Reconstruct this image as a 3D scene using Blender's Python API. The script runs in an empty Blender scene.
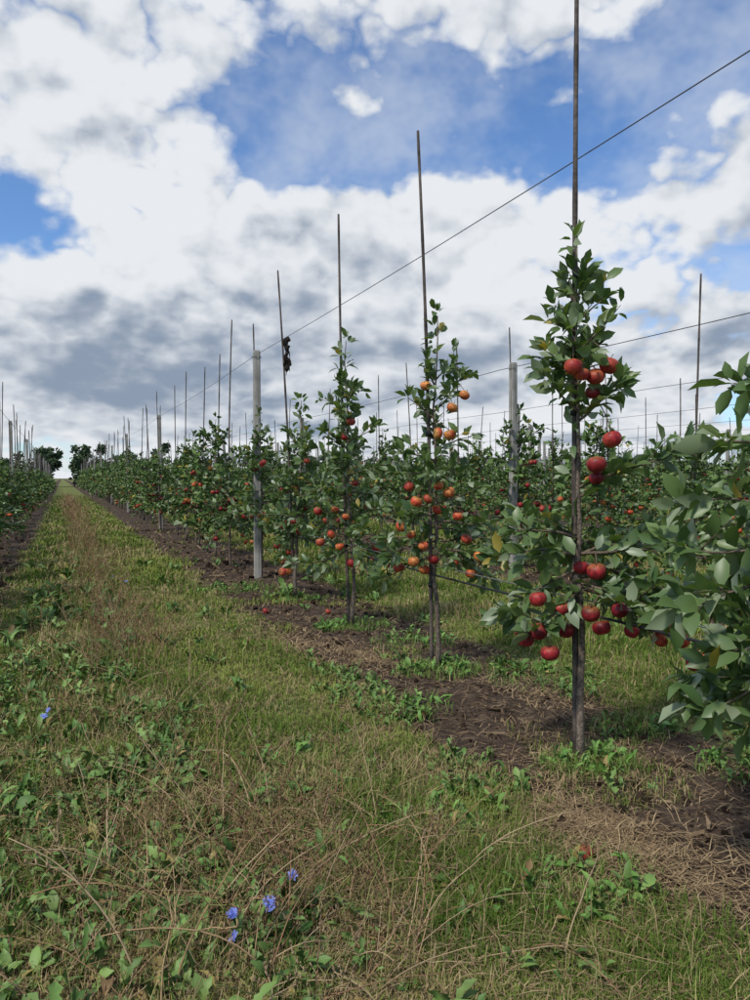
import bpy, math, random
import numpy as np
rng = np.random.default_rng(11)
random.seed(5)
TH = math.radians(22.65)
Fv = np.array([math.sin(TH), math.cos(TH), 0.0])
Rv = np.array([math.cos(TH), -math.sin(TH), 0.0])
UP = np.array([0, 0, 1.0])
ROWX = 2.65; ROWS = 4.12
scene = bpy.context.scene

# ---------------------------------------------------------------- helpers
def norm(v):
    return v / np.maximum(np.linalg.norm(v, axis=-1, keepdims=True), 1e-9)

_h = np.random.default_rng(99).random((256, 256))
def vnoise(x, y, f=1.0):
    x = np.asarray(x, float) * f + 1000; y = np.asarray(y, float) * f + 1000
    xi = np.floor(x).astype(int); yi = np.floor(y).astype(int)
    a = x - xi; b = y - yi
    a = a*a*(3-2*a); b = b*b*(3-2*b)
    g = lambda i, j: _h[i % 256, j % 256]
    return (g(xi, yi)*(1-a)+g(xi+1, yi)*a)*(1-b)+(g(xi, yi+1)*(1-a)+g(xi+1, yi+1)*a)*b

def rowdist(x):
    u = (np.asarray(x, float)-ROWX)/ROWS
    return np.abs((u+0.5) % 1.0-0.5)*ROWS

def soilmask(x, y):   # >0 : soil
    e = 0.82+(vnoise(x, y, 1.3)-0.5)*0.35+(vnoise(x+7, y, 5)-0.5)*0.2
    return e-rowdist(x)

def groundz(x, y):
    x = np.asarray(x, float); y = np.asarray(y, float)
    s = np.clip(soilmask(x, y)/0.15, 0, 1)
    z = (vnoise(x, y, .6)-.5)*.06+(vnoise(x, y, 3)-.5)*.02
    z = z+s*((vnoise(x, y, 9)-.5)*.035+(vnoise(x+3, y, 17)-.5)*.02+0.015)
    return z

class MB:
    def __init__(s):
        s.v = []; s.c = []; s.l = []; s.t = []; s.m = []; s.n = 0; s.sm = []
    def add(s, verts, faces, mat=0, col=(.5, .5, .5), smooth=False):
        verts = np.asarray(verts, float).reshape(-1, 3)
        k = len(verts)
        col = np.asarray(col, float)
        if col.ndim == 1: col = np.tile(col, (k, 1))
        s.v.append(verts); s.c.append(col)
        if isinstance(faces, np.ndarray): faces = [faces]
        elif isinstance(faces[0], np.ndarray) and faces[0].ndim == 2: pass
        else:
            d = {}
            for f in faces: d.setdefault(len(f), []).append(f)
            faces = [np.array(q) for q in d.values()]
        for q in faces:
            s.l.append((q+s.n).ravel()); s.t.append(np.full(len(q), q.shape[1]))
            s.m.append(np.full(len(q), mat)); s.sm.append(np.full(len(q), smooth))
        s.n += k
    def mesh(s, name, mats):
        me = bpy.data.meshes.new(name)
        v = np.concatenate(s.v); l = np.concatenate(s.l); t = np.concatenate(s.t)
        me.vertices.add(len(v)); me.vertices.foreach_set('co', v.ravel().astype(np.float32))
        me.loops.add(len(l)); me.loops.foreach_set('vertex_index', l.astype(np.int32))
        me.polygons.add(len(t))
        st = np.concatenate([[0], np.cumsum(t)[:-1]])
        me.polygons.foreach_set('loop_start', st.astype(np.int32))
        me.polygons.foreach_set('material_index', np.concatenate(s.m).astype(np.int32))
        me.polygons.foreach_set('use_smooth', np.concatenate(s.sm).astype(bool))
        for m in mats: me.materials.append(m)
        me.update(calc_edges=True)
        ca = me.color_attributes.new(name='col', type='FLOAT_COLOR', domain='POINT')
        c = np.concatenate(s.c); c = np.concatenate([c, np.ones((len(c), 1))], 1)
        ca.data.foreach_set('color', c.ravel().astype(np.float32))
        return me

def obj(name, me, loc=(0, 0, 0), rot=(0, 0, 0), scale=(1, 1, 1)):
    o = bpy.data.objects.new(name, me)
    o.location = loc; o.rotation_euler = rot; o.scale = scale
    scene.collection.objects.link(o)
    return o

def place_template(T, faces, P, D, N, L, W, col, mb, mat, smooth=False):
    D = norm(D); Y = norm(np.cross(N, D)); Z = np.cross(D, Y)
    L = np.asarray(L)[:, None, None]; W = np.asarray(W)[:, None, None]
    V = P[:, None, :]+D[:, None, :]*T[None, :, 0:1]*L+Y[:, None, :]*T[None, :, 1:2]*W+Z[:, None, :]*T[None, :, 2:3]*L
    n = len(P); k = len(T)
    off = (np.arange(n)*k)[:, None, None]
    d = {}
    for f in faces: d.setdefault(len(f), []).append(f)
    fl = [(np.array(q)[None]+off).reshape(-1, len(q[0])) for q in d.values()]
    mb.add(V.reshape(-1, 3), fl, mat, np.repeat(np.asarray(col), k, axis=0), smooth)

def tube(mb, pts, rad, sides=6, mat=0, col=(.2, .15, .1), smooth=True):
    pts = np.asarray(pts, float); n = len(pts)
    rad = np.broadcast_to(np.asarray(rad, float), (n,))
    t = norm(np.gradient(pts, axis=0))
    ref = np.array([1.0, 0, 0]) if abs(t[0][0]) < .8 else np.array([0, 1.0, 0])
    a = norm(np.cross(t, ref)); b = np.cross(t, a)
    ang = np.arange(sides)/sides*2*math.pi
    V = pts[:, None]+rad[:, None, None]*(np.cos(ang)[None, :, None]*a[:, None]+np.sin(ang)[None, :, None]*b[:, None])
    V = V.reshape(-1, 3)
    i = np.arange(n-1)[:, None]*sides; j = np.arange(sides)[None]; j2 = (j+1) % sides
    q = np.stack([i+j, i+j2, i+sides+j2, i+sides+j], -1).reshape(-1, 4)
    V = np.vstack([V, pts[-1:]+t[-1:]*rad[-1], pts[:1]])
    top = np.array([[(n-1)*sides+k, (n-1)*sides+(k+1) % sides, n*sides] for k in range(sides)])
    bot = np.array([[(k+1) % sides, k, n*sides+1] for k in range(sides)])
    col = np.asarray(col, float)
    if col.ndim == 2: col = np.vstack([np.repeat(col, sides, 0), col[-1:], col[:1]])
    mb.add(V, [q, np.vstack([top, bot])], mat, col, smooth)

# ---------------------------------------------------------------- materials
class G:
    def __init__(s, nt): s.nt = nt; s.n = nt.nodes; s.L = nt.links
    def new(s, t, **k):
        n = s.n.new(t)
        for a, b in k.items(): setattr(n, a, b)
        return n
    def set(s, sock, v):
        if isinstance(v, bpy.types.NodeSocket): s.L.new(v, sock)
        else: sock.default_value = v
    def m(s, op, a, b=None, c=None, clamp=False):
        n = s.n.new('ShaderNodeMath'); n.operation = op; n.use_clamp = clamp
        s.set(n.inputs[0], a)
        if b is not None: s.set(n.inputs[1], b)
        if c is not None: s.set(n.inputs[2], c)
        return n.outputs[0]
    def ss(s, v, a, b, lo=0.0, hi=1.0):
        n = s.n.new('ShaderNodeMapRange'); n.interpolation_type = 'SMOOTHSTEP'
        s.set(n.inputs[0], v); n.inputs[1].default_value = a; n.inputs[2].default_value = b
        n.inputs[3].default_value = lo; n.inputs[4].default_value = hi
        return n.outputs[0]
    def mix(s, f, a, b, mode='MIX'):
        n = s.n.new('ShaderNodeMix'); n.data_type = 'RGBA'; n.blend_type = mode
        s.set(n.inputs[0], f)
        for k, v in ((6, a), (7, b)):
            if not isinstance(v, bpy.types.NodeSocket): v = tuple(v)+((1,) if len(v) == 3 else ())
            s.set(n.inputs[k], v)
        return n.outputs[2]
    def noise(s, vec, scale, detail=4, rough=.5, dist=0.0):
        n = s.n.new('ShaderNodeTexNoise')
        if vec is not None: s.L.new(vec, n.inputs['Vector'])
        n.inputs['Scale'].default_value = scale; n.inputs['Detail'].default_value = detail
        n.inputs['Roughness'].default_value = rough; n.inputs['Distortion'].default_value = dist
        return n.outputs[0]

def newmat(name):
    m = bpy.data.materials.new(name); m.use_nodes = True
    g = G(m.node_tree); b = m.node_tree.nodes['Principled BSDF']; out = m.node_tree.nodes['Material Output']
    return m, g, b, out

def attr_mat(name, rough=.6, spec=.3, trans=0.0, noise_scale=None, amp=.3, bump=0, tint=(1.2, 1.3, .5)):
    m, g, b, out = newmat(name)
    a = g.new('ShaderNodeAttribute'); a.attribute_name = 'col'
    c = a.outputs['Color']
    if noise_scale:
        tc = g.new('ShaderNodeTexCoord')
        nz = g.noise(tc.outputs['Object'], noise_scale, 2, .6)
        f = g.ss(nz, .3, .7, 1-amp, 1+amp)
        cm = g.new('ShaderNodeVectorMath', operation='SCALE'); g.L.new(c, cm.inputs[0]); g.L.new(f, cm.inputs['Scale'])
        c = cm.outputs[0]
        if bump:
            bp = g.new('ShaderNodeBump'); bp.inputs['Strength'].default_value = bump; bp.inputs['Distance'].default_value = .01
            g.L.new(nz, bp.inputs['Height']); g.L.new(bp.outputs[0], b.inputs['Normal'])
    g.L.new(c, b.inputs['Base Color'])
    b.inputs['Roughness'].default_value = rough; b.inputs['Specular IOR Level'].default_value = spec
    if trans:
        t = g.new('ShaderNodeBsdfTranslucent')
        tm = g.new('ShaderNodeVectorMath', operation='MULTIPLY'); g.L.new(c, tm.inputs[0]); tm.inputs[1].default_value = tint
        g.L.new(tm.outputs[0], t.inputs[0])
        mx = g.new('ShaderNodeMixShader'); mx.inputs[0].default_value = trans
        g.L.new(b.outputs[0], mx.inputs[1]); g.L.new(t.outputs[0], mx.inputs[2]); g.L.new(mx.outputs[0], out.inputs[0])
    return m
def diff_mat(name):
    m, g, b, out = newmat(name)
    a = g.new('ShaderNodeAttribute'); a.attribute_name = 'col'
    d = g.new('ShaderNodeBsdfDiffuse'); g.L.new(a.outputs['Color'], d.inputs[0]); g.L.new(d.outputs[0], out.inputs[0]); m.node_tree.nodes.remove(b)
    return m

M_leaf = attr_mat('apple_leaf', .42, .5, .25, None)
M_leaf_far = diff_mat('apple_leaf_distant')
M_bark = attr_mat('bark', .85, .2, 0, 60, .45, .6)
M_bark_far = diff_mat('bark_distant')
M_apple = attr_mat('apple_skin', .5, .32, 0, 45, .32)
M_apple_far = attr_mat('apple_skin_distant', .5, .3, 0, None)
M_grass = diff_mat('grass_blade')
M_weed = attr_mat('weed_leaf', .55, .3, 0, None)
M_stem = diff_mat('stem')
M_petal = attr_mat('petal', .6, .2, .3, None, tint=(1, 1, 1.1))
M_clod = diff_mat('soil_clod')
M_pole = attr_mat('weathered_cane', .7, .25, 0, 30, .35, .3)
M_wire = attr_mat('wire_metal', .5, .4, 0, None)

# concrete
M_post, g, b, out = newmat('weathered_concrete')
tc = g.new('ShaderNodeTexCoord')
n1 = g.noise(tc.outputs['Object'], 4, 4, .6); n2 = g.noise(tc.outputs['Object'], 60, 3, .6)
mp = g.new('ShaderNodeMapping'); mp.inputs['Scale'].default_value = (25, 25, 1.2); g.L.new(tc.outputs['Object'], mp.inputs[0])
n3 = g.noise(mp.outputs[0], 1, 3, .6)
c = g.mix(g.ss(n1, .35, .65), (.36, .34, .30), (.24, .225, .195)); c = g.mix(g.ss(n3, .45, .68, 0, .75), c, (.12, .11, .09))
c = g.mix(g.ss(n2, .55, .75, 0, .4), c, (.42, .40, .36))
g.L.new(c, b.inputs['Base Color']); b.inputs['Roughness'].default_value = .9
bp = g.new('ShaderNodeBump'); bp.inputs['Strength'].default_value = .4; bp.inputs['Distance'].default_value = .005
g.L.new(n2, bp.inputs['Height']); g.L.new(bp.outputs[0], b.inputs['Normal'])

# ground
M_ground, g, b, out = newmat('orchard_ground')
tc = g.new('ShaderNodeTexCoord'); P = tc.outputs['Object']
sx = g.new('ShaderNodeSeparateXYZ'); g.L.new(P, sx.inputs[0])
u = g.m('MULTIPLY', g.m('SUBTRACT', sx.outputs[0], ROWX), 1/ROWS)
fr = g.m('FRACT', g.m('ADD', u, 100.5))
dist = g.m('MULTIPLY', g.m('ABSOLUTE', g.m('SUBTRACT', fr, .5)), ROWS)
nA = g.noise(P, 1.6, 3, .6); nB = g.noise(P, 9, 4, .65); nC = g.noise(P, 70, 3, .7)
e = g.m('ADD', dist, g.m('ADD', g.m('MULTIPLY', g.m('SUBTRACT', nA, .5), .7), g.m('MULTIPLY', g.m('SUBTRACT', nB, .5), .5)))
soil = g.ss(e, .74, .92, 1, 0)
sc = g.mix(g.ss(nC, .3, .7), (.024, .016, .012), (.095, .066, .044))
sc = g.mix(g.ss(nB, .48, .66, 0, .65), sc, (.14, .10, .066))
gc = g.mix(g.ss(nB, .35, .65), (.085, .115, .028), (.17, .185, .052))
gc = g.mix(g.ss(nA, .45, .7, 0, .6), gc, (.24, .20, .085))
gc = g.mix(g.ss(nC, .5, .7, 0, .4), gc, (.06, .055, .024))
c = g.mix(soil, gc, sc)
g.L.new(c, b.inputs['Base Color']); b.inputs['Roughness'].default_value = .95; b.inputs['Specular IOR Level'].default_value = .15
bp = g.new('ShaderNodeBump'); bp.inputs['Strength'].default_value = .7; bp.inputs['Distance'].default_value = .02
g.L.new(nC, bp.inputs['Height']); g.L.new(bp.outputs[0], b.inputs['Normal'])

# ---------------------------------------------------------------- ground sheet
def axis(lo, a, b_, st, hi):
    mid = np.arange(a, b_, st)
    left = []; s = st; x = a
    while x > lo: s *= 1.25; x -= s; left.append(x)
    right = []; s = st; x = mid[-1]
    while x < hi: s *= 1.12; x += s; right.append(x)
    return np.array(left[::-1]+list(mid)+right)
xs = axis(-1500, -3, 6, .03, 1500); ys = axis(-300, 1, 12, .035, 2500)
X, Y = np.meshgrid(xs, ys, indexing='ij')
Z = groundz(X, Y)*np.clip(1.3-np.hypot(X, Y)/80, 0, 1)
nx, ny = X.shape
idx = np.arange(nx*ny).reshape(nx, ny)
q = np.stack([idx[:-1, :-1], idx[1:, :-1], idx[1:, 1:], idx[:-1, 1:]], -1).reshape(-1, 4)
mb = MB(); mb.add(np.stack([X, Y, Z], -1).reshape(-1, 3), q, 0, (.1, .1, .1), True)
obj('ground', mb.mesh('ground', [M_ground]))

def logpolar(n, r0, r1, a0=-38, a1=38):
    r = np.exp(rng.uniform(math.log(r0), math.log(r1), n))
    a = TH+np.radians(rng.uniform(a0, a1, n))
    return np.sin(a)*r, np.cos(a)*r, r
def lerp(a, b, t): return np.asarray(a)[None]*(1-t[:, None])+np.asarray(b)[None]*t[:, None]

# ---------------------------------------------------------------- grass
def blades(mb, x, y, z, L, W, bend, col):
    n = len(x); P = np.stack([x, y, z], 1)
    a = rng.uniform(0, 2*math.pi, n); side = np.stack([np.cos(a), np.sin(a), 0*a], 1)
    bd = a+math.pi/2+rng.normal(0, .5, n); bv = np.stack([np.cos(bd), np.sin(bd), 0*a], 1)
    L = L[:, None]; W = W[:, None]; bend = bend[:, None]
    m = P+UP*L*.55*(1-.25*bend)+bv*L*.22*bend
    t = P+UP*L*(1-.55*bend)+bv*L*.85*bend
    V = np.stack([P-side*W*.5, P+side*W*.5, m-side*W*.42, m+side*W*.42, t], 1).reshape(-1, 3)
    o = np.arange(n)*5
    qd = np.stack([o, o+1, o+3, o+2], 1); tr = np.stack([o+2, o+3, o+4], 1)
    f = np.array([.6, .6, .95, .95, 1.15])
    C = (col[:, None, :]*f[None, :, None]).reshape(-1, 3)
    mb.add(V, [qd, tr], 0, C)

mb = MB()
N = 560000
x, y, r = logpolar(N, 1.7, 70)
s = soilmask(x, y)
cx = ((x-ROWX)/ROWS) % 1.0*ROWS     # 0..4.12 from a row
centre = (np.abs(cx-1.72) < .45)
pn = vnoise(x, y, 2.2); pn2 = vnoise(x+50, y+9, .8)
prob = np.where(s > 0.05, np.clip((vnoise(x+31, y+5, 1.4)-.66)*2.6, 0, .45), 1.0)
prob = np.where((s > -.12) & (s <= .05), .45, prob)
prob = np.where(centre, .7, prob)
prob *= np.clip(.5+pn*1.1, 0, 1)
k = rng.random(N) < prob
x, y, r, pn, pn2, centre, s, cx = [a[k] for a in (x, y, r, pn, pn2, centre, s, cx)]
n = len(x)
L = rng.uniform(.035, .11, n)*(.55+.8*pn)*np.clip(r/9, 1, 1.5)
L = np.where(centre, L*1.4, L)
W = rng.uniform(.003, .0055, n)*np.clip(r/4.0, .75, 9)
t = np.clip((vnoise(x, y, 1.7)*.5+vnoise(x, y, 7)*.3+.2*vnoise(x, y, .5)-.33)*2.2+rng.normal(0, .15, n)-.25*centre, 0, 1)
col = lerp((.105, .17, .030), (.29, .33, .08), t)
nearfg = np.exp(-(((x-.5)/.8)**2+((y-2.4)/1.2)**2))
dry = (rng.random(n) < np.clip((pn2-.42)*.9+.17+(vnoise(x, y, 4)-.55)*.9+.35*nearfg+.12*centre*(r > 5), .08, .75))
col[dry] = lerp((.46, .36, .19), (.29, .22, .105), rng.random(dry.sum()))
col *= rng.uniform(.72, 1.2, n)[:, None]
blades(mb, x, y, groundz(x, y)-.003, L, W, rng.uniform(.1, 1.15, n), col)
m = 5200; x, y, r = logpolar(m, 1.9, 20, -38, 25); k = (soilmask(x, y) < -.05) & (rng.random(m) < np.clip(vnoise(x+9, y, 1.2)*1.6-.55, 0.03, 1)); x, y, r = x[k], y[k], r[k]; n = len(x)
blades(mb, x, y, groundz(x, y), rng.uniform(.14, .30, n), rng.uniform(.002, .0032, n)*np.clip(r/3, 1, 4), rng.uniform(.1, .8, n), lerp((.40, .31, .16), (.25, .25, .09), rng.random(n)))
obj('grass', mb.mesh('grass', [M_grass]))

# straw / dead grass litter
mb = MB(); N = 75000
x, y, r = logpolar(N, 1.8, 30)
s = soilmask(x, y)
pr = np.where(s > .0, .28+.8*np.clip((vnoise(x+12, y+40, 1.9)-.5)*3, 0, 1), .28+.6*np.clip((vnoise(x+3, y+4, 1.5)-.6)*4, 0, 1))
pr = np.where(np.abs(s) < .15, pr+.45, pr)
k = rng.random(N) < pr; x, y, r = x[k], y[k], r[k]
def patch(cx_, cy_, sx1, sy1, m): return rng.normal(cx_, sx1, m), rng.normal(cy_, sy1, m)
for (a_, b_, c_, d_, m) in ((2.08, 2.46, .09, .24, 3400), (1.78, 4.4, .12, .3, 1000), (1.9, 6.3, .15, .5, 1000), (3.1, 4.2, .2, .3, 700), (.9, 2.5, .35, .35, 2400), (2.25, 5.6, .1, .3, 700)):
    xx, yy = patch(a_, b_, c_, d_, m); x = np.r_[x, xx]; y = np.r_[y, yy]; r = np.r_[r, np.hypot(xx, yy)]
n = len(x)
a = rng.uniform(0, 6.28, n); D = np.stack([np.cos(a), np.sin(a), rng.normal(.05, .2, n)], 1)
T = np.array([[0, -.5, 0], [0, .5, 0], [.5, -.5, .06], [.5, .5, .06], [1, 0, 0]])
col = lerp((.42, .31, .17), (.17, .11, .065), rng.random(n))
place_template(T, [(0, 1, 3, 2), (2, 3, 4)], np.stack([x, y, groundz(x, y)+rng.uniform(.003, .022, n)], 1), D, np.tile(UP, (n, 1)),
               rng.uniform(.03, .14, n), rng.uniform(.002, .0045, n)*np.clip(r/4, 1, 4), col, mb, 0)
obj('straw_litter', mb.mesh('straw_litter', [M_stem]))

# wood chips / clods
def ico():
    import bmesh
    bm = bmesh.new(); bmesh.ops.create_icosphere(bm, subdivisions=1, radius=1)
    v = np.array([p.co[:] for p in bm.verts]); f = [tuple(q.index for q in p.verts) for p in bm.faces]; bm.free(); return v, f
IV, IF = ico()
mb = MB(); N = 34000
x, y, r = logpolar(N, 1.9, 22); s = soilmask(x, y); k = s > .02; x, y, r = x[k], y[k], r[k]; n = len(x)
for j in range(6):
    sel = slice(j, n, 6); T = IV*(1+rng.normal(0, .22, (len(IV), 1)))*np.array([1, .8, .6])
    if j > 3: T = T*np.array([1.9, .5, .35])
    xx, yy, rr = x[sel], y[sel], r[sel]; m = len(xx)
    D = norm(rng.normal(0, 1, (m, 3))*([1, 1, .3] if j > 3 else [1, 1, 1])); Nn = norm(rng.normal(0, 1, (m, 3)))
    sz = rng.gamma(2, .0042, m)*np.clip(rr/4.5, 1, 3)
    col = lerp((.024, .016, .012), (.11, .077, .05), rng.random(m)**1.5)
    if j > 3: col = lerp((.10, .066, .04), (.29, .21, .13), rng.random(m)**1.4)
    place_template(T, IF, np.stack([xx, yy, groundz(xx, yy)+sz*.2], 1), D, Nn, sz, sz, col, mb, 0)
obj('soil_clods', mb.mesh('soil_clods', [M_clod]))

# ---------------------------------------------------------------- broadleaf weeds
def strip(st, c1, c2):
    T = []; Fc = []
    for uu, w, h in st: T += [(uu, -w, h+c1*w), (uu, 0, h-c2), (uu, w, h+c1*w)]
    for i in range(len(st)-1):
        a = i*3; Fc += [(a, a+3, a+4, a+1), (a+1, a+4, a+5, a+2)]
    return np.array(T), Fc
WT, WF = strip([(0, .06, 0), (.2, .14, .10), (.32, .40, .16), (.40, .18, .18), (.55, .50, .20), (.63, .26, .19), (.8, .46, .14), (1, 0, .0)], .05, .03)
OT, OF = strip([(0, .05, 0), (.25, .28, .10), (.55, .5, .15), (.8, .36, .10), (1, 0, -.04)], .08, .02)

def rosettes(mb, x, y, size, tall, colA, colB, lo=6, hi=12):
    n = len(x); cnt = rng.integers(lo, hi, n); ix = np.repeat(np.arange(n), cnt); m = len(ix)
    a = rng.uniform(0, 6.28, m); el = np.radians(rng.uniform(5, 70, m))
    D = np.stack([np.cos(a)*np.cos(el), np.sin(a)*np.cos(el), np.sin(el)], 1)
    P = np.stack([x[ix]+rng.normal(0, .02, m), y[ix]+rng.normal(0, .02, m), groundz(x[ix], y[ix])+rng.uniform(0, 1, m)*tall[ix]], 1)
    L = size[ix]*rng.uniform(.45, 1.25, m)
    hue = rng.random(n)[ix]*.7+rng.random(m)*.3
    col = lerp(colA, colB, hue)*rng.uniform(.7, 1.25, m)[:, None]
    yl = rng.random(m) < .06; col[yl] = lerp((.30, .25, .07), (.22, .14, .06), rng.random(yl.sum()))
    Nn = norm(UP[None]+rng.normal(0, .35, (m, 3)))
    ty = (rng.random(n) < .6)[ix]
    for sel, T, Fc, wr in ((ty, WT, WF, .30), (~ty, OT, OF, .36)):
        place_template(T, Fc, P[sel], D[sel], Nn[sel], L[sel], L[sel]*wr*rng.uniform(.75, 1.3, sel.sum()), col[sel], mb, 0, True)

mb = MB(); N = 9500
x, y, r = logpolar(N, 1.75, 40, -42, 30)
pz = vnoise(x, y, 1.1)
inc = (x > -.42-.2*pz) & (x < .35+.45*vnoise(x+4, y, .9))
pr = np.where(inc, np.clip(.15+pz*1.0, 0, .9)*np.clip(1.6-r/10, .22, 1), np.where(soilmask(x, y) > 0, .05*(vnoise(x, y, 1.5) > .5), .04*np.clip(1.5-r/10, .2, 1)))
k = rng.random(N) < pr; x, y, r = x[k], y[k], r[k]; n = len(x)
rosettes(mb, x, y, rng.uniform(.045, .13, n)*np.clip(r/6, .9, 1.6), rng.uniform(.0, .08, n), (.06, .14, .026), (.18, .27, .07))
x2, y2, r2 = logpolar(6000, 3, 30, -5, 34)
k = (np.abs(soilmask(x2, y2)) < .25) & (vnoise(x2, y2, 1.6) > .55); x2, y2, r2 = x2[k], y2[k], r2[k]
rosettes(mb, x2, y2, rng.uniform(.04, .08, len(x2))*np.clip(r2/6, 1, 2), rng.uniform(0, .04, len(x2)), (.06, .14, .025), (.16, .25, .06))
obj('broadleaf_weeds', mb.mesh('broadleaf_weeds', [M_weed]))

def weed_clump(cx_, cy_, rad, n, sz=.09):
    mb = MB(); a = rng.uniform(0, 6.28, n); q = rad*np.sqrt(rng.random(n))
    x = np.cos(a)*q*1.3+cx_; y = np.sin(a)*q+cy_
    rosettes(mb, x, y, rng.uniform(.5, 1.3, n)*sz, rng.uniform(.0, .06, n), (.07, .17, .026), (.18, .30, .07))
    m = n*25; a = rng.uniform(0, 6.28, m); q = rad*1.15*np.sqrt(rng.random(m)); gx = np.cos(a)*q*1.3+cx_; gy = np.sin(a)*q+cy_
    blades(mb, gx, gy, groundz(gx, gy), rng.uniform(.04, .13, m), rng.uniform(.003, .006, m), rng.uniform(.2, 1.2, m), lerp((.10, .19, .03), (.23, .31, .07), rng.random(m)))
    return obj('weed_clump', mb.mesh('weed_clump', [M_weed]))
for cx_, cy_, rd_, nn in ((2.50, 3.14, .18, 26), (2.66, 5.10, .24, 26), (2.66, 6.95, .28, 24), (2.62, 8.8, .3, 18), (3.15, 3.5, .2, 10),
                         (3.35, 4.6, .35, 18), (3.2, 2.75, .2, 8), (1.95, 4.3, .25, 10), (3.0, 6.1, .35, 14), (1.75, 2.2, .22, 14), (2.1, 9.8, .4, 24), (1.55, 3.0, .26, 16), (1.0, 3.6, .3, 16)):
    weed_clump(cx_, cy_, rd_, nn, .075)

# ---------------------------------------------------------------- dry stems and chicory
def stalk(mb, base, h, lean, az, col, r0=.003, nb=4, flop=.0, heads=True):
    n = 9; pts = [np.array(base, float)]; el = math.radians(90-lean); a = az
    for i in range(n):
        el -= flop/n; a += random.gauss(0, .12)
        d = np.array([math.cos(a)*math.cos(el), math.sin(a)*math.cos(el), math.sin(el)])
        p = pts[-1]+d*h/n
        gz = float(groundz(p[0], p[1]))+.012
        if p[2] < gz: p[2] = gz; el = max(el, 0.0)
        pts.append(p)
    tube(mb, pts, np.linspace(r0, r0*.45, n+1), 4, 0, col)
    for j in range(nb):
        i = random.randint(2, n-1); p = pts[i]; aa = a+random.uniform(-2.5, 2.5); ee = random.uniform(.2, 1.2); q = [p]; l = h*random.uniform(.15, .4)
        for s_ in range(4):
            ee += random.gauss(0, .15); aa += random.gauss(0, .15)
            q.append(q[-1]+np.array([math.cos(aa)*math.cos(ee), math.sin(aa)*math.cos(ee), math.sin(ee)])*l/4)
        tube(mb, q, np.linspace(r0*.6, r0*.35, 5), 3, 0, col)
        if heads:
            for kk in (2, 3, 4):
                e_ = q[kk]; tube(mb, [e_, e_+np.array([random.gauss(0, .004), random.gauss(0, .004), .012])], [r0*1.3, r0*.7], 3, 0, np.array(col)*.8)
    return pts
def stemcol():
    return np.array(random.choice([(.38, .26, .14), (.29, .18, .095), (.44, .32, .19), (.22, .22, .08), (.26, .155, .09)]))*random.uniform(.7, 1.2)

mb = MB()
for i in range(380):       # foreground tangle
    x = random.gauss(.58, .38); y = random.uniform(1.9, 3.3)
    stalk(mb, (x, y, float(groundz(x, y))), random.uniform(.2, .65), random.uniform(15, 80), random.uniform(0, 6.28), stemcol(), random.uniform(.0016, .0036), random.randint(1, 5), random.uniform(.2, 1.6))
for i in range(240):
    x = random.gauss(.30, .40); y = random.uniform(3.2, 8)
    stalk(mb, (x, y, float(groundz(x, y))), random.uniform(.15, .45), random.uniform(5, 60), random.uniform(0, 6.28), stemcol(), .0025, 3, random.uniform(0, 1.))
for i in range(800):
    y = math.exp(random.uniform(math.log(6), math.log(60))); x = random.gauss(.42, .20)
    stalk(mb, (x, y, float(groundz(x, y))), random.uniform(.15, .50), random.uniform(0, 35), random.uniform(0, 6.28), stemcol(), .0026*max(1, y/10), 4, random.uniform(0, .6))
obj('dry_weed_stems', mb.mesh('dry_weed_stems', [M_stem]))

PT = np.array([(0, -.1, 0), (0, .1, 0), (.5, -.5, .1), (.5, .5, .1), (.92, -.45, .08), (.92, .45, .08), (1, 0, .06)])
PF = [(0, 1, 3, 2), (2, 3, 5, 4), (4, 5, 6)]
def chicory(x, y, h, nfl, lean, az, face=None):
    mb = MB(); z = float(groundz(x, y))
    pts = stalk(mb, (x, y, z), h, lean, az, (.10, .13, .045), .0032, 3, .4, True)
    tops = [pts[-1]]+[pts[random.randint(5, 9)]+np.array([random.gauss(0, .05), random.gauss(0, .05), random.gauss(.01, .02)]) for _ in range(nfl-1)]
    for tp in tops:
        tube(mb, [pts[6], (pts[6]+tp)/2+np.array([0, 0, .01]), tp], [.0018]*3, 4, 0, (.10, .13, .045))
        nrm = norm(np.array([random.gauss(-.2, .35), random.gauss(-.4, .35), 1.0]))
        n = 14; a = np.arange(n)/n*6.283+rng.normal(0, .08, n); e1 = norm(np.cross(nrm, [1, .2, 0])); e2 = np.cross(nrm, e1)
        D = np.cos(a)[:, None]*e1+np.sin(a)[:, None]*e2+nrm*rng.uniform(.0, .5, n)[:, None]
        place_template(PT, PF, np.tile(tp, (n, 1)), D, np.tile(nrm, (n, 1)), rng.uniform(.7, 1, n)*random.uniform(.018, .024), np.full(n, .0065),
                       lerp((.20, .26, .66), (.30, .36, .78), rng.random(n)), mb, 1)
        tube(mb, [tp, tp+nrm*.006], [.004, .002], 6, 1, (.25, .3, .75))
    m = 8; a = rng.uniform(0, 6.28, m)
    place_template(WT, WF, np.tile([x, y, z], (m, 1)), np.stack([np.cos(a), np.sin(a), rng.uniform(.2, 1, m)], 1), np.tile(UP, (m, 1)),
                   rng.uniform(.08, .16, m), rng.uniform(.03, .05, m), np.tile([.05, .11, .02], (m, 1)), mb, 2, True)
    obj('chicory_plant', mb.mesh('chicory_plant', [M_stem, M_petal, M_weed]))
def px(u_, v_, zz=0.0):   # survey helper: world position at height zz seen along a bearing
    d = (1.5-zz)*750/(v_-478); l = (u_-375)/750*d
    return Fv*d+Rv*l
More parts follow.
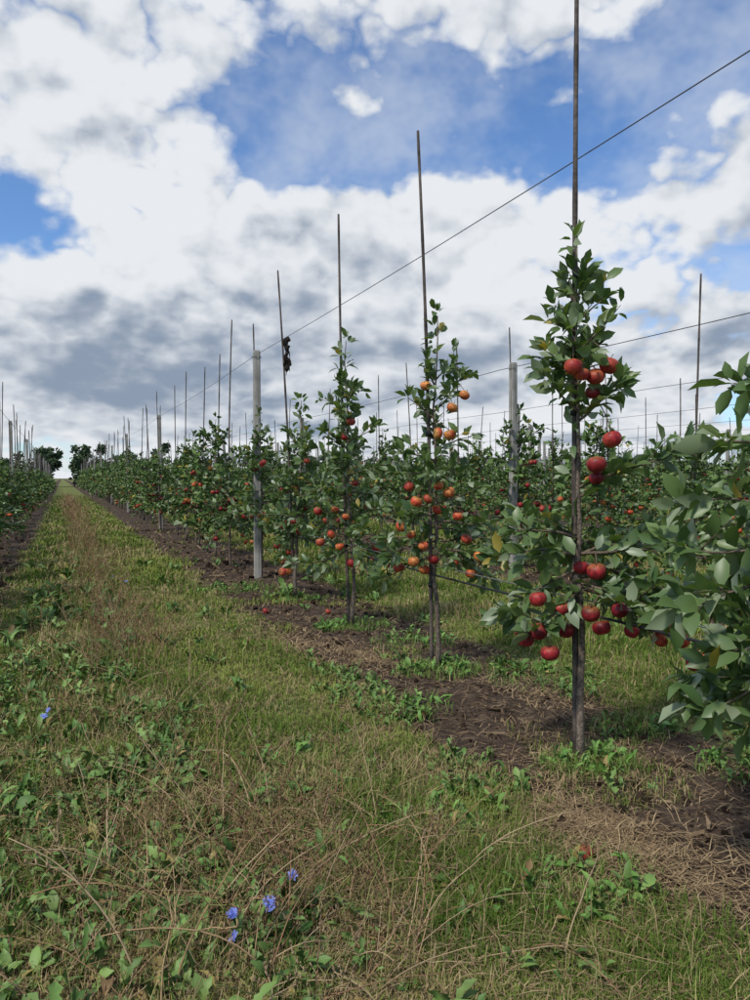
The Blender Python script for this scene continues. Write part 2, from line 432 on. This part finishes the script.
for (u_, v_, hh, nf) in ((288, 912, .18, 3), (240, 915, .17, 2), (240, 940, .12, 1), (306, 872, .20, 1), (32, 714, .22, 2), (116, 579, .48, 1), (137, 582, .45, 1)):
    p = px(u_, v_, hh*.9); chicory(p[0], p[1], hh, nf, 6, random.uniform(0, 6.28))

# ---------------------------------------------------------------- apple trees
LT = np.array([(0, 0, 0), (.28, -.40, .06), (.28, .40, .06), (.66, -.42, .05), (.66, .42, .05), (.30, 0, 0), (.66, 0, -.03), (1, 0, -.16)])
LFc = [(0, 5, 1), (0, 2, 5), (1, 5, 6, 3), (5, 2, 4, 6), (3, 6, 7), (6, 4, 7)]
ST = np.array([(0, 0, 0), (.5, -.5, .06), (.5, .5, .06), (1, 0, -.12), (.5, 0, -.02)])
SF = [(0, 4, 1), (0, 2, 4), (1, 4, 3), (4, 2, 3)]

def apple_template(nu=12, nv=9):
    V = []; Fc = []
    for i in range(nv+1):
        th = math.pi*i/nv
        rr = math.sin(th)*(1+.06*math.cos(th)); zz = math.cos(th)*.88-.30*math.exp(-(th/.38)**2)+.14*math.exp(-((math.pi-th)/.35)**2)
        for j in range(nu):
            ph = 2*math.pi*j/nu; w = 1+.03*math.cos(5*ph)*(1 if th > 2 else .2)
            V.append((rr*w*math.cos(ph), rr*w*math.sin(ph), zz))
    for i in range(nv):
        for j in range(nu):
            a = i*nu+j; b_ = i*nu+(j+1) % nu; Fc.append((a, a+nu, b_+nu, b_))
    return np.array(V), Fc
AV, AF = apple_template(18, 12); AV2, AF2 = apple_template(7, 5)

def add_apple(mb, p, rad, kind, lo=False):
    T, Fc = (AV2, AF2) if lo else (AV, AF)
    ax = norm(UP+rng.normal(0, .4, 3)); e1 = norm(np.cross(ax, [.3, 1, .1])); e2 = np.cross(ax, e1)
    sq = rng.uniform(.9, 1.08)
    V = p+rad*(T[:, :1]*e1+T[:, 1:2]*e2*rng.uniform(.94, 1.03)+T[:, 2:3]*ax*sq)
    if kind == 'red': A = np.array((.28, .018, .020)); B = np.array((.44, .07, .035))
    elif kind == 'dark': A = np.array((.17, .009, .018)); B = np.array((.34, .022, .028))
    else: A = np.array((.54, .06, .028)); B = np.array((.60, .21, .055))
    side = norm(rng.normal(0, 1, 3)+np.array([0, 0, -.5])); t = np.clip(.45+.8*(norm(V-p)@side)+rng.normal(0, .25), 0, 1)
    ang = np.arctan2(T[:, 1], T[:, 0])
    stripe = (.80+.40*rng.random(len(V))*(.5+.5*np.cos(ang*9)))*rng.uniform(.82, 1.1)
    C = (A*(1-t[:, None])+B*t[:, None])*stripe[:, None]
    blush = {'orange': .85, 'red': .6, 'dark': .32}[kind]*rng.random()
    gt = np.clip((T[:, 2]-.20)*1.8, 0, 1)*blush; C = C*(1-gt[:, None])+np.array((.34, .24, .05))*gt[:, None]
    mb.add(V, np.array(Fc), 2, C, True)
    if not lo:
        s0 = p+ax*rad*.55; tube(mb, [s0, s0+ax*rad*.4+rng.normal(0, .004, 3), s0+ax*rad*.75+rng.normal(0, .006, 3)], [.0022]*3, 4, 1, (.10, .07, .04))

def make_tree(seed, height, branches, apples=(), nap=0, kind='red', dens=1.0, lod=0, leafL=.115, trunk_leaf=(.95, 1.35, 1.85), lean=(0, 0), tr=.021, arad=.052, pale=.18, wr=(.44, .58), bri=1.0):
    global rng
    rng = np.random.default_rng(seed); rs = random.Random(seed)
    mb = MB(); n = 16; zs = np.linspace(0, height, n)
    wob = np.cumsum(rng.normal(0, .010, (n, 2)), 0); wob -= wob[:1]
    tp = np.stack([wob[:, 0]+lean[0]*zs, wob[:, 1]+lean[1]*zs, zs-.02], 1)
    rad = np.interp(zs, [0, .12, .8, height], [tr*1.35, tr, tr*.75, .004])
    bc = lerp((.11, .085, .065), (.19, .15, .115), rng.random(n))
    tube(mb, tp, rad, 9 if lod == 0 else 5, 1, bc)
    tpt = lambda z: np.array([np.interp(z, zs, tp[:, 0]), np.interp(z, zs, tp[:, 1]), z])
    LP = []; LD = []; LL = []; skel = [tpt(z) for z in np.linspace(.7, height*.95, 12)]
    def spur(p, d, nl, sp=.8):
        for _ in range(nl):
            dd = norm(d*.55+rng.normal(0, 1, 3)*sp*.75+UP*.2)
            LP.append(p+dd*.018); LD.append(dd); LL.append(leafL*rs.uniform(.5, 1.15))
    z0, z1, z2 = trunk_leaf
    z = z0
    while z < height:
        k_ = 3 if z > z2 else (1 if z < z1 else 2)
        a = rs.uniform(0, 6.28); ou = np.array([math.cos(a), math.sin(a), .5])
        if rs.random() < dens*.9: spur(tpt(z)+ou*.03, ou, k_)
        z += .042 if lod == 0 else .07
    spur(tpt(height), UP, 5, .5)
    bpts = []
    stp = .042 if lod == 0 else (.045 if lod == 1 else .055)
    for (bz, az, ln, el) in branches:
        a = math.radians(az); e = math.radians(el); st_ = max(3, int(ln/stp)); p = tpt(bz); pts = [p]; ds = []
        for i in range(st_):
            a += rs.gauss(0, .10); e += rs.gauss(0, .08)-.35*ln/st_*(1 if el < 30 else .2)
            d = Rv*math.cos(a)*math.cos(e)+Fv*math.sin(a)*math.cos(e)+UP*math.sin(e)
            pts.append(pts[-1]+d*ln/st_); ds.append(d)
        tube(mb, pts, np.linspace(.008+.004*ln, .0026, len(pts)), 6 if lod == 0 else 3, 1, (.13, .10, .07))
        for i in range(1, len(pts)):
            if i/len(pts) < .12: continue
            skel.append(pts[i]); bpts.append(pts[i])
            if rs.random() < dens: spur(pts[i], ds[i-1], rs.choice([2, 3, 3, 4] if lod == 0 else [2, 3, 3]))
            if lod == 0 and rs.random() < dens*.6: spur((pts[i]+pts[i-1])/2, ds[i-1], 2)
            if lod < 2 and rs.random() < .18*dens:
                sd = norm(ds[i-1]+rng.normal(0, .8, 3)+UP*.3); q = [pts[i]+sd*.05*j for j in range(4)]
                tube(mb, q, np.linspace(.004, .002, 4), 3, 1, (.12, .10, .06))
                for j in (1, 2, 3): spur(q[j], sd, 2)
        spur(pts[-1], ds[-1], 4, .5)
    P = np.array(LP); D = np.array(LD); L = np.array(LL); m = len(P)
    D[:, 2] -= .08
    Nn = norm(UP[None]*.8+rng.normal(0, .65, (m, 3)))
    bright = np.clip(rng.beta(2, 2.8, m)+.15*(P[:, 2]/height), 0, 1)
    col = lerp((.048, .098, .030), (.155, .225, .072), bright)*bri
    pal = rng.random(m) < pale; col[pal] = lerp((.20, .255, .15), (.28, .335, .20), rng.random(pal.sum()))
    yl = rng.random(m) < .02; col[yl] = (.36, .28, .06)
    T, Fc = (LT, LFc) if lod == 0 else (ST, SF)
    place_template(T, Fc, P, D, Nn, L, L*rng.uniform(wr[0], wr[1], m), col, mb, 0, lod < 2)
    sk = np.array(skel)
    for (dr, az_) in apples:
        p = Rv*dr+Fv*rs.uniform(-.20, .02)+UP*az_
        dd = np.linalg.norm(sk-(p+UP*.08), axis=1); b0 = sk[dd.argmin()]
        tube(mb, [b0, (b0+p)/2+UP*.03, p+UP*arad*.8], [.004, .0035, .0025], 4, 1, (.12, .09, .06))
        kd = kind
        if kind == 'mix': kd = rs.choice(['red', 'orange'])
        if kind == 'orange': kd = rs.choice(['red', 'orange', 'orange'])
        if kind == 'dark': kd = rs.choice(['dark', 'dark', 'red'])
        add_apple(mb, p, arad*rs.uniform(.84, 1.08), kd)
    if nap:
        bp_ = [b for b in bpts if b[2] < height*.75]
        for _ in range(nap):
            b0 = bp_[rs.randrange(len(bp_))]
            for c_ in range(rs.choice([1, 1, 2])):
                p = b0+np.array([rs.gauss(0, .03+.03*c_), rs.gauss(0, .03+.03*c_), -.07])
                add_apple(mb, p, arad*rs.uniform(.8, 1.05), kind if kind != 'mix' else rs.choice(['red', 'orange']), lod > 0)
    return mb

TM = [M_leaf, M_bark, M_apple]
def rand_branches(seed, h, nb=18, wide=.55):
    r_ = random.Random(seed*7+1); out = []; az = r_.uniform(0, 360)
    for i in range(nb):
        t = (i+r_.random())/nb; t = t**1.25
        z = .78+(h*.86-.78)*t; az += 137+r_.uniform(-30, 30)
        ln = (wide*(1-t)+.20*t)*r_.uniform(.7, 1.25); el = -8+60*t+r_.uniform(-14, 14)
        out.append((z, az, ln, el))
    return out

b1 = [(2.0, 20, .26, 55), (1.98, 160, .24, 52), (2.1, 250, .20, 50), (2.3, 0, .18, 60), (2.25, 185, .18, 58), (2.42, 20, .14, 65), (1.9, 90, .25, 40), (2.15, 340, .20, 48), (2.05, 200, .22, 40),
      (1.85, 205, .26, 30), (1.8, 340, .28, 28), (1.92, 0, .24, 18), (1.45, -8, .62, 30), (1.40, 15, .35, 20), (2.4, 170, .12, 65),
      (1.10, 180, .44, 4), (1.0, 0, .60, -5), (1.1, 20, .60, 8), (.95, 160, .40, -15), (1.0, -30, .50, -10), (.9, 220, .40, -20), (1.1, 345, .62, 10),
      (1.18, 200, .36, 22), (1.1, 100, .5, 5), (.95, 290, .34, -12), (1.15, 60, .5, 10), (.92, 10, .5, -20), (1.2, 170, .3, 10), (1.02, 190, .46, -8), (1.05, 5, .7, 0)]
a1 = [(-.09, 2.06), (-.04, 2.03), (.04, 2.02), (.10, 2.07), (.05, 1.95), (.13, 1.70), (.04, 1.57), (.06, 1.50), (0, 1.03), (.06, 1.02), (-.26, .89), (-.12, .83), (.0, .82), (.14, .84),
      (-.32, .70), (-.25, .72), (-.20, .62), (-.08, .70), (.26, .70), (.38, .76), (.42, .65), (.50, .66), (-.30, .66), (.56, .58), (.10, .72), (.48, .74), (.60, .52)]
b2 = [(2.0, 10, .38, 42), (1.95, 170, .26, 40), (2.2, 200, .2, 50), (2.25, 20, .18, 50), (1.7, 0, .32, 26), (1.62, 190, .30, 20), (1.75, 90, .3, 30), (1.5, 270, .26, 20), (1.3, 0, .32, 10), (1.28, 180, .32, 10),
      (1.1, 30, .48, 0), (1.05, 150, .42, -5), (1.0, 200, .46, 0), (.95, 340, .52, -8), (.9, 180, .46, -18), (.92, 0, .46, -12), (.95, 270, .35, -10), (1.35, 120, .3, 20), (1.15, 350, .45, 5), (1.2, 210, .36, 5), (1.0, 5, .55, 5), (1.45, 10, .3, 20), (1.5, 170, .3, 15)]
a2 = [(0, 1.83), (.09, 1.82), (.10, 2.02), (.20, 2.12), (-.09, 2.2), (0, 1.43), (-.08, 1.33), (-.22, 1.42), (-.17, 1.31), (-.19, .86), (-.12, .98), (-.04, .87), (0, 1.24), (.26, .75), (.3, .9), (-.3, .8),
      (.08, 1.38), (.14, 1.2), (-.2, 1.05), (.22, 1.02), (.12, .84), (-.28, 1.12), (-.1, .78)]
a3 = [(0, 2.03), (-.07, 1.88), (-.33, 1.15), (-.16, 1.16), (-.11, .8), (0, .64), (.2, .67), (.04, 1.43), (-.2, .92), (.12, .95), (-.3, .85), (.25, .8), (-.05, 1.1), (.15, 1.2)]
b0 = [(1.35, 150, 1.00, 16), (1.2, 143, 1.05, 8), (1.05, 150, 1.0, 2), (.95, 142, .98, -8), (1.25, 135, 1.1, 0), (1.1, 158, .85, -4), (.85, 148, .98, -12), (1.4, 140, .95, 10), (1.0, 130, 1.1, 4), (1.3, 160, .75, 4),
      (.9, 155, .85, -2), (1.15, 147, 1.05, 14), (1.15, 146, 1.0, -10), (1.0, 152, .95, -14), (1.2, 30, .5, 10), (1.0, 300, .4, 0), (1.3, 240, .4, 10), (1.6, 60, .4, 30), (1.8, 200, .3, 40), (2.0, 0, .3, 40), (1.3, 146, 1.0, 6), (1.1, 138, 1.05, 6)]
heroes = [
    ((2.51, 3.20), make_tree(101, 2.74, b1, a1, 0, 'dark', .92, 0, .118, (1.25, 1.75, 1.85), arad=.047, pale=.26, bri=1.05)),
    ((2.68, 5.17), make_tree(102, 2.76, b2, a2, 0, 'orange', .95, 0, .108, (.95, 1.3, 2.0), arad=.043, pale=.2)),
    ((2.67, 7.01), make_tree(103, 2.86, rand_branches(33, 2.7, 28, .58), a3, 3, 'mix', .95, 0, .11, (.95, 1.3, 2.1), arad=.045)),
    ((2.64, 8.87), make_tree(104, 2.45, rand_branches(4, 2.2, 30, .6), (), 16, 'red', 1.0, 0, .11, arad=.045)),
    ((2.66, 10.72), make_tree(105, 2.40, rand_branches(5, 2.2, 30, .66), (), 18, 'red', 1.0, 0, .115, arad=.046)),
    ((2.65, 1.35), make_tree(106, 2.60, b0, (), 0, 'dark', 1.0, 0, .115, arad=.040, pale=.22, bri=1.1)),
]
for (x, y), mbt in heroes:
    obj('apple_tree', mbt.mesh('apple_tree', TM), (x, y, float(groundz(x, y))))
TM2 = [M_leaf_far, M_bark_far, M_apple_far]
variants = []
for i in range(7):
    h = [2.3, 2.5, 2.2, 2.6, 2.35, 2.1, 2.45][i]
    variants.append(make_tree(200+i, h, rand_branches(50+i, h, 27, .70), (), [18, 14, 20, 12, 20, 16, 16][i], ['red', 'red', 'dark', 'mix', 'red', 'dark', 'orange'][i], 1.0, 1, .13, arad=.047).mesh('apple_tree_mid', TM2))
def rowx(k): return ROWX+k*ROWS
rj = random.Random(3)
tree_pos = []
NEARY = 46
for k in (-1, 0, 1, 2, 3):
    y0 = {0: 12.57, 1: 4.75, -1: 8.0, 2: 5.6, 3: 9.0}[k]; y = y0
    while y < NEARY:
        ii = rj.randrange(7)
        if k == 1 and y < 15 and rj.random() < .35: ii = 6
        x = rowx(k)+rj.gauss(0, .05)
        s_ = rj.uniform(.85, 1.1)
        zf = .80 if k == -1 else 1.0
        obj('apple_tree', variants[ii], (x, y+rj.gauss(0, .08), -.01), (rj.gauss(0, .02), rj.gauss(0, .02), rj.uniform(0, 6.28)), (s_, s_, s_*zf*rj.uniform(.92, 1.08)))
        tree_pos.append((x, y)); y += 1.85
def seg_mesh(seed):
    r_ = random.Random(seed); total = MB()
    for i in range(10):
        h = r_.uniform(1.9, 2.6); t = make_tree(seed*20+i, h, rand_branches(seed*20+i, h, 12, .75), (), 6, r_.choice(['red', 'dark', 'mix']), .8, 2, .24, trunk_leaf=(.9, 1.0, 1.4), arad=.06)
        off = np.array([r_.gauss(0, .06), i*1.85, 0])
        for v in t.v: v += off
        base = total.n
        total.v += t.v; total.c += t.c; total.l += [l+base for l in t.l]; total.t += t.t; total.m += t.m; total.sm += t.sm; total.n += t.n
    for i in range(10):
        x0 = r_.gauss(0, .05); hh = r_.uniform(3.4, 4.2)
        if r_.random() < .85: tube(total, [(x0, i*1.85+.1, 0), (x0+r_.gauss(0, .03), i*1.85+.1, hh*.5), (x0+r_.gauss(0, .1), i*1.85+.1+r_.gauss(0, .1), hh)], [.022, .02, .016], 4, 3, (.075, .062, .055))
    return total.mesh('distant_apple_tree_row', TM2+[M_pole])
segs = [seg_mesh(31), seg_mesh(32), seg_mesh(33)]
for k in range(-3, 22):
    y = NEARY if k in (-1, 0, 1, 2, 3) else max(2.0, (k*ROWS+2.65)*.55-6)
    if k < -1: y = 46
    while y < 118:
        obj('distant_apple_tree_row', segs[rj.randrange(3)], (rowx(k), y+1.0, 0), (0, 0, 0), (1, 1, .8 if k < 0 else 1)); y += 18.5

# ---------------------------------------------------------------- stakes
def stake(x, y, h, dx=0, dy=0, r=.0155):
    mb = MB(); n = 26; z = np.linspace(-.02, h, n); t = z/h; bx = random.gauss(0, .02); by = random.gauss(0, .02)
    pts = np.stack([dx*t+bx*np.sin(t*3.1), dy*t+by*np.sin(t*3.1), z], 1)
    rad = r*(1-.35*t); c = lerp((.075, .060, .05), (.14, .11, .09), rng.random(n)); c[::4] *= .55; rad = rad.copy(); rad[::4] *= 1.13
    tube(mb, pts, rad, 8, 0, c)
    for zz in (.8, 1.9):
        i = int(zz/h*n); tube(mb, [pts[i], pts[i]+np.array([0, 0, .03])], [r*1.5, r*1.5], 8, 0, (.02, .02, .02))
    return obj('cane_stake', mb.mesh('cane_stake', [M_pole]), (x, y, 0))
stake(2.50+.02, 3.25, 4.6, -.03, .0, .0165)
stake(2.66, 5.22, 4.17, -.10, .06, .0165)
stake(2.66, 7.05, 4.12, -.09, .05, .0165)
stake(2.64, 8.92, 4.03, -.18, .06, .016)
stake(2.66, 10.78, 3.75, -.05, .1, .015)
for (x, y) in tree_pos:
    if rj.random() < .06: continue
    h = rj.uniform(3.85, 4.15) if rj.random() < .7 else rj.uniform(3.2, 3.8)
    stake(x+.03, y+.05, h, rj.gauss(0, .10), rj.gauss(0, .12), .0155 if y < 25 else .018)

# ---------------------------------------------------------------- concrete posts
def post_mesh(h=3.38, w=.055):
    c_ = w*.8; ring = [(w, -c_), (w, c_), (c_, w), (-c_, w), (-w, c_), (-w, -c_), (-c_, -w), (c_, -w)]
    V = []; Fc = []
    lv = [(-.1, 1), (0, 1), (h*.33, .98), (h*.66, .95), (h-.03, .92), (h, .80)]
    for z, s_ in lv: V += [(a*s_, b_*s_, z) for a, b_ in ring]
    for i in range(len(lv)-1):
        for j in range(8): Fc.append((i*8+j, i*8+(j+1) % 8, i*8+8+(j+1) % 8, i*8+8+j))
    Fc.append(tuple(range((len(lv)-1)*8, len(lv)*8)))
    mb = MB(); mb.add(V, Fc, 0, (.4, .4, .4))
    for zz in (.8, 2.1, 3.28):
        for q in (0, .012):
            ang = np.linspace(0, 6.283, 13); pts = np.stack([np.cos(ang)*w*1.22, np.sin(ang)*w*1.22, np.full(13, zz+q)], 1); tube(mb, pts, .003, 4, 1, (.12, .12, .12))
    return mb.mesh('concrete_post', [M_post, M_wire])
pm = post_mesh()
for k in range(-2, 14):
    y = {0: 10.75, 1: 10.35, -1: 15.5}.get(k, 6+(k*5.3) % 11.5)
    if k == 0: obj('concrete_post', pm, (rowx(0), -.9, 0))
    while y < 118:
        x = rowx(k)
        if not (k > 3 and y < k*2.0): obj('concrete_post', pm, (x-.02, y, 0), (rj.gauss(0, .008), rj.gauss(0, .012), rj.gauss(0, .1)), (1, 1, rj.uniform(.97, 1.02)))
        y += 11.6

# ---------------------------------------------------------------- wires
def wire(x, y0, y1, z, r, col, sag=.05, name='trellis_wire'):
    mb = MB(); ys_ = np.arange(y0, y1, 1.45 if y0 < 0 else 2.9)
    ph = (ys_-10.75)/11.6; zz = z-sag*np.sin(np.pi*(ph % 1))
    tube(mb, np.stack([x+0*ys_+.03, ys_, zz], 1), r, 5, 0, col)
    return obj(name, mb.mesh(name, [M_wire]))
for k in range(-1, 8):
    wire(rowx(k)-.04, -8 if k < 2 else 3, 120, 3.30, .0035 if k == 0 else .0055, (.07, .065, .065))
    if k < 4:
        wire(rowx(k)-.05, -8 if k < 2 else 3, 100, .86, .004, (.12, .12, .12), .03)
        wire(rowx(k)-.03, -8 if k < 2 else 3, 100, .80, .008, (.018, .018, .02), .05, 'irrigation_hose')

# dark rag bundle tied on the fourth stake
mb = MB()
for i in range(7):
    z = 2.86+i*.058; T = IV*(1+rng.normal(0, .25, (len(IV), 1)))
    V = T*np.array([.035, .035, .05])*(1+.3*math.sin(i*1.7))+np.array([-.10+.02*math.sin(i*2.3), .05, z]); mb.add(V, np.array(IF), 0, (.03, .025, .02))
for i in range(5):
    p0 = np.array([-.10, .05, 2.92+i*.05]); tube(mb, [p0, p0+np.array([.04*math.sin(i*2), .02, -.08]), p0+np.array([.05*math.sin(i*2), .02, -.16])], [.010, .008, .003], 4, 0, (.03, .022, .02))
obj('cloth_tie_bundle', mb.mesh('cloth_tie_bundle', [M_stem]), (2.66, 8.90, 0))

# fallen apples
for (u_, v_, kd) in ((588, 853, 'dark'), (328, 613, 'red'), (265, 614, 'dark')):
    p = px(u_, v_, .03); mb = MB(); add_apple(mb, np.array([0, 0, 0.]), .034, kd)
    obj('fallen_apple', mb.mesh('fallen_apple', TM), (p[0], p[1], float(groundz(p[0], p[1]))+.028))

# ---------------------------------------------------------------- distant tree line
def clump_tree(mb, x, y, h, w):
    tube(mb, [(x, y, 0), (x+.1, y, h*.4), (x, y, h*.75)], [.25, .18, .06], 6, 1, (.06, .045, .035))
    nb = rng.integers(11, 16)
    for i in range(nb):
        tz = .15+.75*rng.random()
        c_ = np.array([x+rng.normal(0, w*.26*(1.2-.6*tz)), y+rng.normal(0, w*.3), h*tz]); rr = w*rng.uniform(.16, .28)*(1.15-.4*tz)
        m = 60; d = norm(rng.normal(0, 1, (m, 3))); P = c_+d*rr*rng.uniform(.5, 1.05, (m, 1))*np.array([1, 1, .9])
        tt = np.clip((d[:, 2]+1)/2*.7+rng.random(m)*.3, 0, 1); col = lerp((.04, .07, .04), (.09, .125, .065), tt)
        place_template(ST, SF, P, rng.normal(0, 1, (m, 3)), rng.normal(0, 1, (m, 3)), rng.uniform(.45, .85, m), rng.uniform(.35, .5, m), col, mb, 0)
mb = MB()
for i in range(130):
    near = i < 36
    x = -60+i*2.2+rng.normal(0, .7)
    clump_tree(mb, x, 142+rng.normal(0, 6)+(0 if near else 38), rng.uniform(4.8, 8.2) if near else rng.uniform(5, 8), rng.uniform(2.8, 4.2))
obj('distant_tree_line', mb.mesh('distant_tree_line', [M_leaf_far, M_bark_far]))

# ---------------------------------------------------------------- world sky with clouds
w = bpy.data.worlds.new('World'); scene.world = w; w.use_nodes = True
try: w.cycles.sampling_method = 'NONE'
except Exception as ex: print(ex)
nt = w.node_tree
for n_ in list(nt.nodes): nt.nodes.remove(n_)
g = G(nt)
out = g.new('ShaderNodeOutputWorld'); sky = g.new('ShaderNodeTexSky'); sky.sky_type = 'NISHITA'; sky.sun_disc = False
SE, SA = 50, 245     # sun elevation, compass azimuth (from +Y clockwise)
sky.sun_elevation = math.radians(SE); sky.sun_rotation = math.radians(SA); sky.air_density = 1.0; sky.dust_density = .3; sky.ozone_density = 3.0
tc = g.new('ShaderNodeTexCoord'); sp = g.new('ShaderNodeSeparateXYZ'); g.L.new(tc.outputs['Generated'], sp.inputs[0])
sx_, sy_, sz_ = sp.outputs
az = g.m('MULTIPLY', g.m('ARCTAN2', sx_, sy_), 57.2958); el = g.m('MULTIPLY', g.m('ARCSINE', sz_), 57.2958)
zc = g.m('MAXIMUM', sz_, 0.0)
zp = g.m('ADD', g.m('MULTIPLY', zc, 1.9), g.m('MULTIPLY', g.m('DIVIDE', zc, g.m('ADD', zc, .10)), .55))
def vec(dz=0.0, dx=0.0):
    c = g.new('ShaderNodeCombineXYZ'); g.L.new(g.m('ADD', g.m('MULTIPLY', sx_, 1.6), dx), c.inputs[0]); g.L.new(g.m('MULTIPLY', sy_, 1.6), c.inputs[1]); g.L.new(g.m('ADD', zp, dz), c.inputs[2]); return c.outputs[0]
def blob(a0, e0, ra, re, amp):
    a = g.m('DIVIDE', g.m('SUBTRACT', az, a0), ra); e_ = g.m('DIVIDE', g.m('SUBTRACT', el, e0), re)
    d = g.m('ADD', g.m('MULTIPLY', a, a), g.m('MULTIPLY', e_, e_))
    return g.m('MULTIPLY', g.m('EXPONENT', g.m('MULTIPLY', d, -1.0)), amp)
bl = [(42, 26, 8, 4, -.13), (31, 27, 8, 4, -.06), (18, 24.5, 5, 2.0, -.06), (-3.5, 18, 3.5, 1.7, -.20),
      (5, 25, 8, 7, .17), (9, 17.5, 8, 4, .14), (40, 18.0, 9, 3.0, .17), (24, 18.5, 10, 3.2, .17), (51, 20, 4, 5, .10), (20, 7, 70, 8.5, .24), (20, 38, 60, 8, .05)]
bias = None
for q_ in bl:
    v_ = blob(*q_); bias = v_ if bias is None else g.m('ADD', bias, v_)
def cloud(v):
    a = g.noise(v, 2.3, 6, .56)
    b_ = g.m('ABSOLUTE', g.m('SUBTRACT', g.noise(v, 5.2, 3, .55), .5))
    return g.m('ADD', a, g.m('SUBTRACT', g.m('MULTIPLY', b_, .75), .075))
d0 = cloud(vec()); d1 = cloud(vec(.06, -.02))
dens = g.m('ADD', d0, bias)
mask = g.ss(dens, .455, .575)
veil = g.ss(g.noise(vec(.3, .4), 2.2, 5, .66), .42, .70, 0, .50)
relief = g.m('SUBTRACT', d0, d1)
big = g.noise(vec(.7, .9), 2.0, 2, .5)
shade = g.m('ADD', g.m('MULTIPLY', relief, 3.4), g.m('ADD', .76, g.m('MULTIPLY', g.m('SUBTRACT', big, .5), 1.9)))
shade = g.m('SUBTRACT', shade, g.ss(dens, .60, .95, 0, .28))
shade = g.m('ADD', shade, blob(40, 19, 12, 4, .22)); shade = g.m('ADD', shade, blob(5, 22, 9, 7, .16)); shade = g.m('ADD', shade, blob(24, 19.5, 9, 3, .15))
shade = g.m('SUBTRACT', shade, blob(25, 9.5, 70, 4.5, .24)); shade = g.m('ADD', shade, blob(22, 1, 90, 3, .12))
shade = g.ss(shade, .0, 1.05)
cc = g.mix(shade, (.28, .35, .46), (.86, .89, .93))
vc = g.mix(mask, (.72, .78, .86), cc)
mask2 = g.m('MAXIMUM', mask, veil)
skc = g.mix(1.0, sky.outputs[0], (.80, 1.0, 1.22), 'MULTIPLY')
bg1 = g.new('ShaderNodeBackground'); g.L.new(skc, bg1.inputs[0]); bg1.inputs[1].default_value = .13
bg2 = g.new('ShaderNodeBackground'); g.L.new(vc, bg2.inputs[0]); bg2.inputs[1].default_value = .94
mx = g.new('ShaderNodeMixShader'); g.L.new(mask2, mx.inputs[0]); g.L.new(bg1.outputs[0], mx.inputs[1]); g.L.new(bg2.outputs[0], mx.inputs[2]); g.L.new(mx.outputs[0], out.inputs[0])

sd = bpy.data.lights.new('sun', 'SUN'); sd.energy = 3.3; sd.angle = math.radians(6); sd.color = (1, .95, .87)
so = bpy.data.objects.new('sun', sd); scene.collection.objects.link(so)
so.rotation_euler = (math.radians(90-SE), 0, math.radians(180-SA))

cd = bpy.data.cameras.new('camera'); cd.sensor_fit = 'VERTICAL'; cd.sensor_height = 36; cd.lens = 27; cd.clip_end = 5000
co = bpy.data.objects.new('camera', cd); scene.collection.objects.link(co); co.location = (0, 0, 1.5)
co.rotation_euler = (math.radians(90-1.68), 0, -TH); scene.camera = co
scene.view_settings.view_transform = 'Standard'; scene.view_settings.look = 'None'; scene.view_settings.exposure = 0
print('objects', len(bpy.data.objects))
